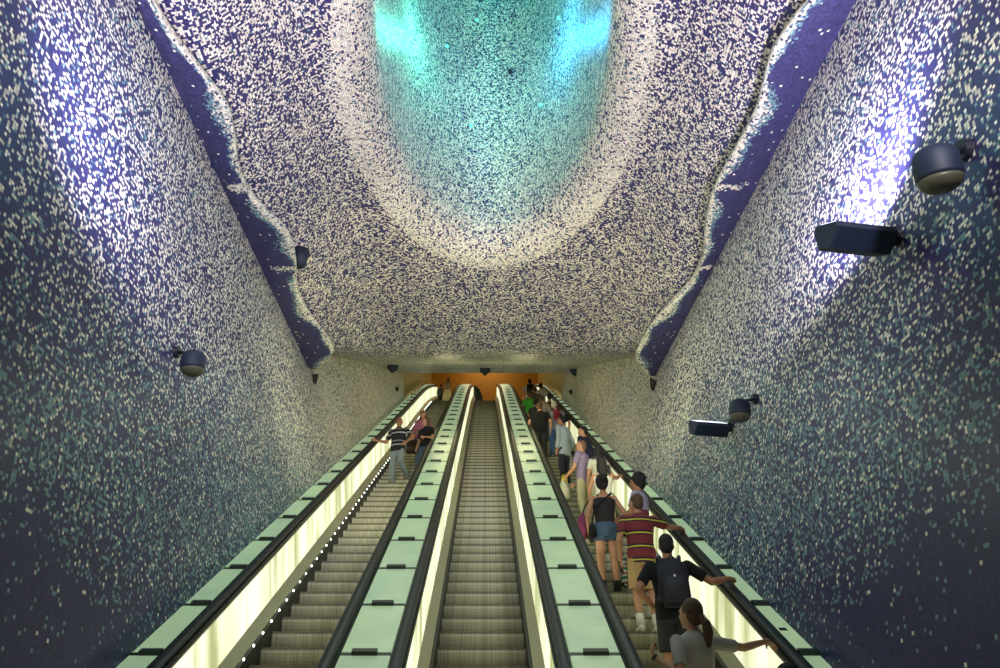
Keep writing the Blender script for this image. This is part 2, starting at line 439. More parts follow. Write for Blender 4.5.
escalator(CXS[2], 'right escalator crowded with a queue of people riding up', False)

def deck(x0, x1, label, clip):
    base = Vector(((x0+x1)/2, W(0,5.6,0).y, W(0,5.6,-3.0).z)); off = Vector((base.x, base.y, base.z)); 
    t = thing('glass_deck', label, 'glass deck', base)
    bm = bmesh.new(); sbox(bm, x0, x1, 2.6, 43.4, -3.02, -2.895, off); obj('deck_base', bm, M_blackmetal, t)
    bm = bmesh.new(); sbox(bm, x0+.012, x1-.012, .03, 1.17, -2.893, -2.872); pan = bpy.data.meshes.new('glass_panel'); bm.to_mesh(pan); bm.free(); pan.materials.append(M_deck)
    bm = bmesh.new(); m = clip
    sbox(bm, m[0], m[1], -.035, .035, -2.872, -2.835); cl = bpy.data.meshes.new('clip'); bm.to_mesh(cl); bm.free(); cl.materials.append(M_deckedge)
    bm = bmesh.new(); sbox(bm, x0+.012, x1-.012, -.031, .031, -2.893, -2.870); js = bpy.data.meshes.new('joint_strip'); bm.to_mesh(js); bm.free(); js.materials.append(M_blackmetal)
    for k in range(31):
        s = 6.8+1.2*(k-1); p = W(0,s,0)-off
        inst('glass_panel', pan, t, p); inst('joint_strip', js, t, p); inst('clip', cl, t, p)
    return t, off
L_ = deck(-3.115,-2.82, 'narrow green glass deck along the left mosaic wall', (-3.02,-2.83))
deck(-1.28,-.82, 'wide green glass deck between left and middle escalators', (-1.17,-.95))
deck(.72,1.18, 'wide green glass deck between middle and right escalators', (.85,1.07))
R_ = deck(2.72,2.915, 'narrow green glass deck along the right mosaic wall', (2.73,2.90))
bm = bmesh.new(); sbox(bm, -.035,.035,-.03,.03,0,.004, Vector()); p = W(2.80,7.35,-2.871)
st = obj('sticker', bm, M_bracket); st.location = p; tag(st, 'tiny dark sticker on the right-hand glass deck', 'sticker')

# ------------------------------------------------------------------ lamps on the walls
def on_wall(px, py, side):
    X = SIDE[side]['xt']
    for _ in range(12):
        p = at_x(px, py, X); X = wall_x(p.y, p.z, side)
    return at_x(px, py, X)
def globe_lamp(label, side, plate_px, globe_px, rpx, out, tilt=(0,0)):
    pw = on_wall(*plate_px, side); g = at_x(*globe_px, pw.x - side*out)
    depth = g.y*c30+g.z*s30; r = rpx*depth/F
    t = thing('globe_lamp', label, 'wall lamp', pw); o = pw
    bm = bmesh.new(); cone(bm, (side*.04,0,0), (-side*.06,0,0), r*.55, r*.5, 20); obj('wall_plate', bm, M_bracket, t, False)
    bm = bmesh.new(); d = g-o; tube(bm, [(0,0,0), Vector((d.x*.5,d.y*.25,d.z*.3+r*.3)), Vector((d.x*.9,d.y*.8,d.z*.8+r*.35))], r*.16, 10); obj('arm', bm, M_bracket, t, True)
    vd = g.normalized(); ax = Vector((-side*.12,0,-1)); ax = ax-vd*ax.dot(vd); ax = (ax.normalized()-vd*.36).normalized(); u, v = frame(ax); rings = []
    for z, rr in ((-1.18,.12),(-1.12,.5),(-.95,.8),(-.65,.97),(-.2,1.0),(.28,1.0),(.45,.99)):
        rings.append([d+ax*z*r+u*(rr*r*math.cos(2*PI*i/28))+v*(rr*r*math.sin(2*PI*i/28)) for i in range(28)])
    bm = bmesh.new(); loft(bm, rings); obj('housing', bm, M_lamp, t, True)
    rings = []
    for z, rr in ((.44,.97),(.62,.93),(.85,.78),(1.02,.52),(1.1,.2)):
        rings.append([d+ax*z*r+u*(rr*r*math.cos(2*PI*i/28))+v*(rr*r*math.sin(2*PI*i/28)) for i in range(28)])
    bm = bmesh.new(); loft(bm, rings); obj('lens', bm, M_lampglass, t, True)
    return t, g
_, G1 = globe_lamp('dark blue globe lamp on an arm, lower left mosaic wall', -1, (174,352), (193,364), 12, .38)
_, G2 = globe_lamp('large dark blue globe lamp high on the right wall', 1, (968,150), (938,170), 22, .30)
_, G3 = globe_lamp('smaller dark blue globe lamp beside the lower box floodlight, right wall', 1, (757,399), (740,411), 10.5, .42)
def flood(label, side, arm_px, box_px, wpx, out):
    pw = on_wall(*arm_px, side); b = at_x(*box_px, pw.x-side*out); depth = b.y*c30+b.z*s30; wd = wpx*depth/F; h = wd*.42
    t = thing('box_floodlight', label, 'floodlight', pw); d = b-pw
    bm = bmesh.new(); prof = [(-.5,.45),(.5,.45),(.62,.25),(.30,-.5),(-.30,-.5),(-.62,.25)]
    R = Euler((math.radians(28),0,math.radians(10*side))).to_matrix(); rings = []
    for x, sc in ((-.5*wd,.93),(-.46*wd,1),(.46*wd,1),(.5*wd,.93)):
        rings.append([d+R@Vector((x, a*h*1.25*sc, z*h*sc)) for a,z in prof])
    loft(bm, rings); bmesh.ops.recalc_face_normals(bm, faces=bm.faces); obj('housing', bm, M_lamp, t)
    bm = bmesh.new(); box(bm, -.46*wd,.46*wd,-.45*h,.45*h,.42*h,.47*h, Matrix.Translation(d)@R.to_4x4()); obj('lens', bm, emis('flood_lens',(.8,.8,1),1.5), t)
    bm = bmesh.new(); tube(bm, [(0,0,0), d*.45, d+R@Vector((side*.45*wd,0,0))], h*.16, 10); tube(bm, [d+R@Vector((side*.40*wd,-.2*h,.0)), d+R@Vector((side*.66*wd,-.1*h,.1*h))], h*.22, 10); obj('arm', bm, M_bracket, t, True)
    bm = bmesh.new(); cone(bm, (side*.05,0,0), (-side*.05,0,0), h*.4, h*.36, 16); obj('wall_plate', bm, M_bracket, t)
    return t, b
_, FB1 = flood('dark box floodlight throwing white light up the right wall', 1, (896,236), (855,239), 66, .42)
_, FB2 = flood('small dark box floodlight low on the right wall', 1, (733,424), (709,428.5), 35, .42)

def dome(px, py, i, label):
    d = ray(px, py)
    for i_ in range(4000):
        p = d*((10+i_*.004)/d.y)
        if p.y > 25.5 or p.z >= ceil_z(p.x,p.y)-.03: break
    p.z = ceil_z(p.x,p.y)-.05
    t = thing('dome_lamp', label, 'ceiling lamp', p, 0, 'small blue lamps on the ceiling lip')
    bm = bmesh.new(); r = .17
    rings = [[Vector((rr*r*math.cos(2*PI*k/20), rr*r*math.sin(2*PI*k/20), z*r)) for k in range(20)] for z, rr in ((.9,1.0),(-.1,1.0),(-.45,.9),(-.75,.62),(-.9,.4))]
    loft(bm, rings); obj('housing', bm, M_lamp, t, True)
    bm = bmesh.new(); cone(bm, (0,0,-.9*r), (0,0,-1.2*r), .36*r, .22*r, 14); obj('lens', bm, M_bracket, t)
dome(393,366,0,'small dark blue lamp at the left end of the ceiling lip'); dome(485,369,1,'small dark blue lamp at the middle of the ceiling lip'); dome(575,370,2,'small dark blue lamp at the right end of the ceiling lip')
def wall_fitting(px, py, side, label):
    p = on_wall(px, py, side); p.x -= side*.03; t = thing('wall_fitting', label, 'wall fitting', p)
    bm = bmesh.new(); box(bm, -.06,.06,-.06,.06,-.07,.07); bmesh.ops.bevel(bm, geom=bm.edges[:], offset=.02, segments=2, affect='EDGES'); obj('housing', bm, M_bracket, t)
    bm = bmesh.new(); cone(bm, (0,-.055,0),(0,-.085,0),.045,.04,14); obj('front', bm, M_blackmetal, t)
wall_fitting(396,389,-1,'tiny black fitting on the pale left wall near the top hall')
wall_fitting(572,392,1,'tiny black fitting on the pale right wall near the top hall')
# dark openings where each fold meets its wall
for sd, q in ((-1,[(312,374),(317,374),(315,384),(313,382)]),(1,[(651,378),(657,381),(654,391),(652,389)])):
    bm = bmesh.new(); vs_=[]
    for x,y in q:
        p = on_wall(x,y,sd); vs_.append(bm.verts.new((p.x-sd*.03,p.y,p.z)))
    f = bm.faces.new(vs_); r = bmesh.ops.extrude_face_region(bm, geom=[f])
    for v in [g for g in r['geom'] if isinstance(g,bmesh.types.BMVert)]: v.co.x += sd*.1
    bmesh.ops.recalc_face_normals(bm, faces=bm.faces)
    struct('trim_3' if sd<0 else 'trim_4', bm, M_void)
# lamp peeping out behind the left fold
p = at_z(299.5,258,FZ+.25)
t = thing('projector_lamp','small dark blue projector peeping out behind the left wavy fold','projector',p)
bm = bmesh.new(); cone(bm,(0,-.02,-.14),(0,.03,.16),.13,.15,20); obj('housing',bm,M_lamp,t,True)
bm = bmesh.new(); cone(bm,(0,.03,.16),(0,.035,.19),.14,.12,20); obj('lens',bm,emis('projector_lens',(1,.9,1),1.0),t)
# crater leds: small spotlights set in the crater's wall
def crater_hit(px, py):
    d = ray(px, py); lo = None
    for i in range(3000):
        z = 9.4+i*.004; p = d*(z/d.z); k = 1-.035*max(0,(p.z-CZ-.75))
        q = math.hypot((p.x-CX)/(CA*k), (p.y-CY)/(CB*k))
        if q >= 1 and p.y > CY-1: return p
    return p
for px, py, lb in ((477,20,'near the top centre'),(558.5,17.6,'high on the right side'),(581,26,'on the far right side'),(447,46,'left of the centre'),(420,68,'on the far left side'),(541,105,'right of the centre line'),(471,126,'lowest of all')):
    p = crater_hit(px, py)
    bm = bmesh.new(); ball(bm, (0,0,0), .033, None, 10); o = obj('crater_light', bm, M_cled, None, True); o.location = p*.996
    tag(o, 'tiny bright green-white light in the crater wall, '+lb, 'light', 'small lights in the crater')
p = crater_hit(510,71); bm = bmesh.new(); ball(bm,(0,0,0),(.05,.05,.06),None,10); o = obj('crater_sensor', bm, M_bracket, None, True); o.location = p*.996
tag(o,'small dark round dot in the middle of the crater wall','sensor')
# railings on the outer decks at the top
for X, lb in ((-2.97,'brass-coloured railing at the top of the left wall deck'),(2.82,'brass-coloured railing at the top of the right wall deck')):
    b = W(X,30.6,-2.87); t = thing('metal_railing', lb, 'railing', b)
    for k in range(5):
        bm = bmesh.new(); q = W(X,31+1.5*k,-2.87)-b; cone(bm,q,q+Vector((0,0,.26)),.018,.018,8); obj('post',bm,M_brass,t)
    for hh in (.13,.26):
        bm = bmesh.new(); tube(bm,[W(X,30.8,-2.87)-b+Vector((0,0,hh)),W(X,37.2,-2.87)-b+Vector((0,0,hh))],.022,8); obj('bar',bm,M_brass,t)
# ------------------------------------------------------------------ people
SKINS = {'light':(.50,.25,.13), 'mid':(.38,.18,.085), 'dark':(.20,.10,.06)}
MC = {}
def cloth(name, col, rough=.85, bump=.25):
    if name not in MC: MC[name] = plain(name, col, rough, 0, .22, 9, bump)
    return MC[name]
def skin_m(k): return cloth('skin_'+k, SKINS[k], .5, 0)
def hair_m(name, col):
    if name not in MC: MC[name] = plain(name, col, .75, 0, .45, 60, .5)
    return MC[name]
def striped(name, base, bands, period, zoff=0):
    # bands: list of (from, to, colour) as shares of one period along the body's height
    if name in MC: return MC[name]
    m, nt, b = newmat(name); L = nt.links.new
    tc = N(nt,'ShaderNodeTexCoord'); sep = N(nt,'ShaderNodeSeparateXYZ'); L(tc.outputs['Object'], sep.inputs[0])
    fr = math_(nt,'FRACT', math_(nt,'DIVIDE', math_(nt,'ADD', sep.outputs[2], zoff), period))
    col = base
    for a, e, cc in bands:
        inb = math_(nt,'MULTIPLY', math_(nt,'GREATER_THAN', fr, a), math_(nt,'LESS_THAN', fr, e))
        col = mixc(nt, inb, col, cc)
    L(col, b.inputs['Base Color']); b.inputs['Roughness'].default_value=.85; MC[name] = m; return m

def img(p): 
    s = p.y*c30+p.z*s30; n = -p.y*s30+p.z*c30; return PX+F*p.x/s, PY-F*n/s
def foot_at(S, X):
    k = round((S-S0)/STEP); q = W(X, S0+k*STEP, NN); return q+Vector((0,.21,0))
def solveS(hy, H):
    lo, hi = 3.0, 41.5
    for _ in range(40):
        m = (lo+hi)/2; y = img(W(0,m,NN)+Vector((0,.18,H)))[1]
        if y > hy: lo = m
        else: hi = m
    return lo
def ik(S, T, a, b, pole):
    d = T-S; L = min(d.length, (a+b)*.985); dn = d.normalized(); T = S+dn*L
    x = (a*a-b*b+L*L)/(2*L); h = math.sqrt(max(0,a*a-x*x)); pv = (pole - dn*pole.dot(dn)).normalized()
    return S+dn*x+pv*h, T
def hand(bm, wr, d, side, curl, k, grip=None):
    d = Vector(d).normalized(); n = grip if grip else Vector((-side,0,0))          # n: where the palm faces
    n = (n-d*n.dot(d)).normalized(); s = d.cross(n)                                 # across the palm
    pc = wr+d*.05*k
    for q in (-1,-.33,.33,1): cone(bm, wr+s*.014*q*k, wr+d*.085*k+s*.030*q*k, .017*k, .0135*k, 8)
    ball(bm, pc, .026*k, None, 8)
    for q, ln in ((-1,.060),(-.33,.074),(.33,.080),(1,.072)):
        p = wr+d*.085*k+s*.030*q*k; dd = d
        for j, f in enumerate((.45,.32,.23)):
            dd = (d*math.cos(curl*(j+.6))+n*math.sin(curl*(j+.6))).normalized(); p2 = p+dd*ln*f*k
            cone(bm, p, p2, (.0098-.0009*j)*k, (.0089-.0009*j)*k, 7); ball(bm, p2, (.0089-.0009*j)*k, None, 7); p = p2
    tb = wr+d*.025*k+s*.026*k; t1 = tb+(s*.6+d*.7+n*.35).normalized()*.045*k; t2 = t1+(d*.8+n*.6+s*.1).normalized()*.034*k
    cone(bm, tb, t1, .014*k, .0115*k, 8); cone(bm, t1, t2, .0115*k, .009*k, 8); ball(bm, t2, .009*k, None, 7)

def person(label, X, S=None, head_y=None, H=1.72, yaw=0, fem=False, top=None, bottom=None, hair=None, hands=None,
           look=(0,0), skin='light', shoe=None, sock=None, raise_foot=None, vox=.016, loc=None, group=None, watch=False, arm=1.0, glasses=False, boots=False, fat=1.0):
    if S is None and loc is None: S = solveS(head_y, H)
    P = loc if loc is not None else foot_at(S, X)
    rz = math.radians(yaw); k = H/1.75; Rz = Matrix.Rotation(rz,3,'Z')
    root = thing('person', label, 'person', P, rz, group)
    loc2 = lambda w: (Rz.transposed() @ (Vector(w)-P))/k
    shw = (.165 if fem else .190)*fat; hipx = .088
    tor = [(.86,.150,.105,0),(.93,.168,.118,-.008),(1.0,.150,.105,0),(1.10,.128,.092,0),(1.2,.142,.100,.004),(1.30,.158,.112,.006),(1.38,.165,.104,0),(1.43,.140,.085,-.008),(1.465,.085,.066,-.012),(1.50,.056,.056,-.008)] if fem else \
          [(.86,.150,.105,0),(.93,.165,.115,-.005),(1.0,.158,.108,0),(1.10,.150,.104,0),(1.2,.160,.110,.004),(1.30,.178,.120,.006),(1.38,.188,.112,0),(1.43,.165,.092,-.008),(1.47,.095,.072,-.012),(1.50,.062,.060,-.008)]
    tor = [(z, rx*fat, ry*fat, yo) for z,rx,ry,yo in tor]
    feet = {}
    for sd in (-1,1):
        f = Vector((sd*.105, .02*sd, 0))
        if raise_foot and raise_foot[0] == sd: f += Vector((0,raise_foot[1]*.38/k,.2309/k))
        feet[sd] = f
    # arms
    A = {}; hands = hands or {}
    for sd in (-1,1):
        sh = Vector((sd*shw, -.005, 1.405)); h_ = hands.get(sd)
        pole = Vector((sd*.5,-.6,-.5)); grip = None; hd = None; curl = .35
        if h_ is None: wr = Vector((sd*(shw+.075), .05, .90))
        elif isinstance(h_, dict):
            wr = loc2(h_['w']) if 'w' in h_ else Vector(h_['l'])
            if 'pole' in h_: pole = Vector(h_['pole'])
            if 'dir' in h_: hd = Vector(h_['dir'])
            if 'grip' in h_: grip = Vector(h_['grip'])
            curl = h_.get('curl', .35)
        else: wr = Vector(h_)
        el, wr = ik(sh, wr, .295*arm, .262*arm, pole)
        A[sd] = (sh, el, wr, hd if hd is not None else (wr-el), grip, curl)
    M = Matrix.Rotation(math.radians(look[0]),4,'Z') @ Matrix.Rotation(math.radians(look[1]),4,'X')
    HC = Vector((0,.012,1.635)); pivot = Vector((0,-.01,1.52)); T = Matrix.Translation(pivot) @ M @ Matrix.Translation(-pivot)
    hp = lambda p: T @ Vector(p)
    M3 = M.to_3x3()
    knee = {sd: (Vector((sd*.098,.03,.50)) if not raise_foot or raise_foot[0] != sd else (Vector((sd*.105,.30,.78)) if raise_foot[1] > 0 else Vector((sd*.12,.06,.60)))) for sd in (-1,1)}
    # ---- body, one continuous skin
    bm = bmesh.new()
    ells(bm, [(z,rx*.93,ry*.93,yo) for z,rx,ry,yo in tor])
    cone(bm, (0,-.012,1.44), hp((0,0,1.57)), .058 if not fem else .049, .053 if not fem else .045)
    ball(bm, hp(HC), (.074,.094,.116), M3, 18); ball(bm, hp((0,.035,1.565)), (.055,.062,.052), M3); ball(bm, hp((0,.075,1.535)), (.025,.022,.02), M3)
    cone(bm, hp((0,.098,1.655)), hp((0,.122,1.612)), .009, .015, 8); ball(bm, hp((0,.116,1.61)), (.017,.015,.012), M3, 8)
    ball(bm, hp((0,.100,1.578)), (.024,.011,.009), M3, 8); ball(bm, hp((0,.094,1.668)), (.055,.014,.012), M3, 10)
    for sd in (-1,1): ball(bm, hp((sd*.078,0,1.625)), (.011,.022,.033), M3, 10)
    for sd in (-1,1):
        sh, el, wr, hd, grip, curl = A[sd]; w_ = .86 if fem else 1
        ball(bm, sh, .056*w_); cone(bm, sh, el, .052*w_, .041*w_); ball(bm, el, .041*w_); mid = el.lerp(wr,.3)
        cone(bm, el, mid, .041*w_, .041*w_); cone(bm, mid, wr, .041*w_, .026*w_); ball(bm, wr, .027*w_, None, 10)
        hand(bm, wr, hd, sd, curl, 1.0 if not fem else .92, grip)
        f = feet[sd]; an = f+Vector((0,-.02,.085)); hj = Vector((sd*hipx,0,.90))
        cone(bm, hj, knee[sd], .088, .056); ball(bm, hj, .09); ball(bm, knee[sd], .056); cf = knee[sd].lerp(an,.3)
        cone(bm, knee[sd], cf, .054, .057); cone(bm, cf, an, .057, .036); ball(bm, an, .037); ball(bm, f+Vector((0,.05,.04)), (.036,.105,.034))
    for v in bm.verts: v.co *= k
    obj('body', remesh(bm, vox), skin_m(skin), root)
    # ---- eyes, mouth
    for sd in (-1,1):
        bm = bmesh.new(); ball(bm, hp((sd*.032,.091,1.645)), (.013,.008,.008), M3, 8)
        for v in bm.verts: v.co *= k
        obj('eye', bm, cloth('eye_dark',(.02,.015,.01),.2,0), root, True)
    if glasses:
        bm = bmesh.new()
        for sd in (-1,1): ball(bm, hp((sd*.035,.102,1.645)), (.032,.012,.024), M3, 12); tube(bm, [hp((sd*.065,.095,1.65)), hp((sd*.080,0,1.648))], .005, 6)
        for v in bm.verts: v.co *= k
        obj('sunglasses', bm, cloth('glasses_black',(.005,.005,.005),.2,0), root, True)
    # ---- bottoms
    if bottom:
        kind, mat = bottom[0], bottom[1]; bm = bmesh.new()
        if kind in ('trousers','shorts','short_shorts'):
            ells(bm, [(.80,.155*fat,.112,0),(.88,.172*fat,.125,-.006),(.95,.176*fat,.126,-.008),(1.03,.160*fat,.114,0)])
            for sd in (-1,1):
                f = feet[sd]; an = f+Vector((0,-.02,.06)); hj = Vector((sd*hipx,0,.90)); kn = knee[sd]
                if kind == 'trousers':
                    cone(bm, hj, kn, .104, .076); ball(bm, kn, .076); cone(bm, kn, an, .076, .068)
                elif kind == 'shorts':
                    e = hj.lerp(kn, .92); cone(bm, hj, e, .108, .100)
                else:
                    e = hj.lerp(kn, .34); cone(bm, hj, e, .106, .108)
        else:
            n = 26; zz = [(1.04,.140,.105),(.95,.18,.135),(.7,.22,.18),(.4,.27,.23),(.12,.31,.27)]
            loft(bm, [[Vector((rx*math.cos(2*PI*i/n)*(1+.06*math.sin(9*2*PI*i/n)*(1.04-z)), ry*math.sin(2*PI*i/n)*(1+.06*math.sin(9*2*PI*i/n)*(1.04-z)), z)) for i in range(n)] for z,rx,ry in zz[::-1]])
        for v in bm.verts: v.co *= k
        obj({'short_shorts':'shorts'}.get(kind,kind), remesh(bm, max(vox,.010)), mat, root)
    # ---- top
    if top:
        sleeve, mat, hem = top; bm = bmesh.new()
        rr = [(z, rx*1.09+.006, ry*1.10+.008, yo) if z > 1.0 else (z, max(rx*1.09+.006,.186*fat), max(ry*1.10+.008,.136), yo) for z,rx,ry,yo in tor if z >= hem and z < 1.46]
        b0 = rr[0]; rr = ([(hem, b0[1], b0[2], b0[3])] if b0[0]-hem > .01 else [])+rr
        if sleeve != 'none': rr.append((1.475,.088,.070,-.012)); rr.append((1.492,.066,.064,-.010))
        else: rr = [r for r in rr if r[0] < 1.40]+[(1.405,.105,.085,-.004)]
        ells(bm, rr)
        if sleeve == 'none':
            for sd in (-1,1): tube(bm, [(sd*.085,-.07,1.38),(sd*.088,-.055,1.44),(sd*.088,0,1.462),(sd*.088,.06,1.43),(sd*.085,.09,1.37)], .017, 8)
        else:
            for sd in (-1,1):
                sh, el, wr = A[sd][:3]; w_ = .88 if fem else 1
                ball(bm, sh, .068*w_)
                if sleeve == 'short': cone(bm, sh, sh.lerp(el,.72), .068*w_, .064*w_)
                else: cone(bm, sh, el, .066*w_, .054*w_); ball(bm, el, .054*w_); cone(bm, el, el.lerp(wr,.93), .054*w_, .042*w_)
        for v in bm.verts: v.co *= k
        obj('tank_top' if sleeve=='none' else 'shirt', remesh(bm, max(vox,.010), 4), mat, root)
    # ---- hair
    if hair:
        style, mat = hair; bm = bmesh.new()
        grow = {'curly':1.26,'bun':1.20,'sidebun':1.15,'ponytail':1.12,'balding':.93,'long':1.10}.get(style,1.0)
        ball(bm, hp((0,-.022,1.668)), (.084*grow,.088*grow,.098*grow), M3, 18); ball(bm, hp((0,-.045,1.61)), (.074*grow,.062*grow,.075), M3)
        if style in ('long','longer'):
            for z,y,rx,ry in ((1.58,-.062,.086,.05),(1.50,-.078,.088,.046),(1.41,-.095,.080,.038))+(((1.31,-.105,.068,.032),) if style=='longer' else ()): ball(bm, hp((0,y,z)), (rx,ry,.085), M3)
            for sd in (-1,1): ball(bm, hp((sd*.075,-.01,1.58)), (.022,.045,.11), M3)
        if style == 'bun': ball(bm, hp((.01,-.125,1.70)), (.075,.062,.066), M3); ball(bm, hp((.02,-.085,1.60)), (.075,.05,.07), M3)
        if style == 'sidebun': ball(bm, hp((.055,-.105,1.655)), (.055,.055,.055), M3)
        if style == 'ponytail':
            ball(bm, hp((0,-.105,1.60)), .035); tube(bm, [hp((0,-.10,1.60)),hp((.015,-.145,1.56)),hp((.025,-.155,1.48)),hp((.03,-.14,1.38)),hp((.03,-.13,1.33))], [.026,.042,.046,.032,.008], 10)
        if style == 'curly':
            rnd = random.Random(3)
            for _ in range(26):
                a, e = rnd.uniform(0,2*PI), rnd.uniform(.1,1.4); ball(bm, hp((.096*math.cos(a)*math.cos(e),-.03+.10*math.sin(a)*math.cos(e),1.680+.112*math.sin(e))), .030, None, 8)
        for v in bm.verts: v.co *= k
        obj('hair', remesh(bm, max(.008,vox*.7), 2), mat, root)
        if style == 'ponytail':
            bm = bmesh.new(); ball(bm, hp((0,-.118,1.592)), (.03,.022,.03), M3)
            for v in bm.verts: v.co *= k
            obj('hair_tie', bm, cloth('hairtie_red',(.35,.06,.05)), root, True)
    # ---- shoes, socks
    for sd in (-1,1):
        f = feet[sd]
        if sock:
            bm = bmesh.new(); an = f+Vector((0,-.02,.07)); kn = knee[sd]; d = (kn-an).normalized(); cone(bm, an, an+d*sock[1], .046, .052); 
            for v in bm.verts: v.co *= k
            obj('sock', bm, sock[0], root, True)
        bm = bmesh.new(); ball(bm, f+Vector((0,.075,.042)), (.046,.115,.046), None, 14); ball(bm, f+Vector((0,-.02,.055)), (.043,.062,.055), None, 12)
        if boots: cone(bm, f+Vector((0,-.02,.05)), f+Vector((0,-.015,.19)), .050, .056)
        for v in bm.verts:
            v.co.z = max(v.co.z, f.z+.004); v.co *= k
        obj('boot' if boots else 'shoe', bm, shoe or cloth('shoe_dark',(.02,.02,.022)), root, True)
    if watch:
        sh, el, wr = A[-1][:3]; d = (wr-el).normalized(); bm = bmesh.new(); cone(bm, wr-d*.035, wr-d*.012, .031, .030, 14)
        for v in bm.verts: v.co *= k
        obj('watch', bm, cloth('watch_black',(.01,.01,.01),.3,0), root, True)
    root['_k'] = k; del root['_k']
    return dict(P=P, Rz=Rz, rz=rz, k=k, A=A, root=root)
def pl(pr, p): return pr['P'] + pr['Rz'] @ (Vector(p)*pr['k'])
def rail_r(y_px, sd=1, n=-2.80):
    X = CXS[2]+sd*HR; s = -n*F/(y_px-PY); return W(X, s, n)
def rbox(bm, c_, sz, M=None, bev=.03):
    b2 = bmesh.new(); bmesh.ops.create_cube(b2, size=1); bmesh.ops.scale(b2, vec=Vector(sz), verts=b2.verts); bmesh.ops.bevel(b2, geom=b2.edges[:], offset=bev, segments=3, affect='EDGES')
    if M: bmesh.ops.transform(b2, matrix=M.to_4x4(), verts=b2.verts)
    bmesh.ops.translate(b2, vec=Vector(c_), verts=b2.verts); me = bpy.data.meshes.new('t'); b2.to_mesh(me); b2.free(); bm.from_mesh(me); bpy.data.meshes.remove(me)
def backpack(pr, label, mat, mat2, size=(.30,.16,.44), z=1.20, logo=False, dx=0):
    k = pr['k']; base = pl(pr, (dx,-.215,z)); t = thing('backpack', label, 'backpack', base, pr['rz'])
    w_, d_, h_ = [v*k for v in size]
    bm = bmesh.new(); rbox(bm, (0,0,0), (w_,d_,h_), None, .055*k)
    for v in bm.verts:
        q = v.co.z/(h_/2); v.co.x *= 1-.16*max(0,q)**2; 
    obj('bag_body', bm, mat, t, True)
    bm = bmesh.new(); rbox(bm, (0,-d_*.52,-h_*.14), (w_*.74,d_*.35,h_*.56), None, .03*k); obj('pocket', bm, mat2, t, True)
    bm = bmesh.new(); tube(bm, [(-w_*.12,-d_*.1,h_*.49),(0,-d_*.1,h_*.56),(w_*.12,-d_*.1,h_*.49)], .012*k, 8); obj('grab_handle', bm, mat2, t, True)
    for sd in (-1,1):
        bm = bmesh.new(); pts = [Vector((sd*.10,.06,.19)),Vector((sd*.105,.10,.285)),Vector((sd*.115,.21,.30)),Vector((sd*.12,.335,.20)),Vector((sd*.135,.345,.0)),Vector((sd*.165,.25,-.10)),Vector((sd*.14,.06,-.18))]
        pts = [(Vector((p.x,p.y,p.z+1.20-z)))*k for p in pts]; tube(bm, pts, .020*k, 8); obj('strap', bm, mat2, t, True)
    if logo:
        bm = bmesh.new(); ball(bm, (0,-d_*.71,h_*.10), (.012*k,.004,.016*k), None, 10); obj('logo', bm, cloth('logo_white',(.8,.8,.8)), t, True)
    return t
def bag(label, cat, c_, size, mat, rz=0, strap=None, mat2=None, bev=.03, name='handbag'):
    t = thing(name, label, cat, c_, rz)
    bm = bmesh.new(); rbox(bm, (0,0,0), size, None, bev)
    for v in bm.verts: v.co.x *= 1-.14*(v.co.z/(size[2]/2)); v.co.y *= 1-.35*(v.co.z/(size[2]/2))
    obj('bag_body', bm, mat, t, True)
    Rt = Matrix.Rotation(-rz,3,'Z')
    if strap:
        bm = bmesh.new(); tube(bm, [Rt@(Vector(p)-Vector(c_)) for p in strap], .010, 8); obj('strap', bm, mat2 or mat, t, True)
    else:
        for q in (-1,1):
            bm = bmesh.new(); w_ = size[0]; tube(bm, [(-w_*.25,q*.02,size[2]*.42),(-w_*.2,q*.02,size[2]*.8),(0,q*.02,size[2]*.95),(w_*.2,q*.02,size[2]*.8),(w_*.25,q*.02,size[2]*.42)], .009, 8); obj('handle', bm, mat2 or mat, t, True)
    return t
def phone(label, p, rz=0, tilt=.6):
    bm = bmesh.new(); rbox(bm, (0,0,0), (.07,.010,.145), Matrix.Rotation(-tilt,3,'X'), .004); o = obj('phone', bm, cloth('phone_black',(.01,.01,.012),.2,0), None, True); o.location = p; o.rotation_euler=(0,0,rz); tag(o, label, 'phone'); return o
def tag_(o): return o
c = cloth
BLK = c('black_cotton',(.007,.007,.007),1.0); DENIM = c('blue_denim',(.06,.11,.17)); DARK = c('dark_trousers',(.015,.017,.024)); TAN = c('tan_cotton',(.36,.24,.09)); KHA = c('khaki_cotton',(.42,.38,.22))
HB = hair_m('hair_black',(.010,.007,.006)); HBR = hair_m('hair_brown',(.075,.040,.018)); HGR = hair_m('hair_grey',(.42,.42,.34)); HDB = hair_m('hair_darkblond',(.12,.07,.03))
WHT = c('white_cotton',(.62,.60,.50)); SHW = c('white_shoe',(.60,.58,.45))
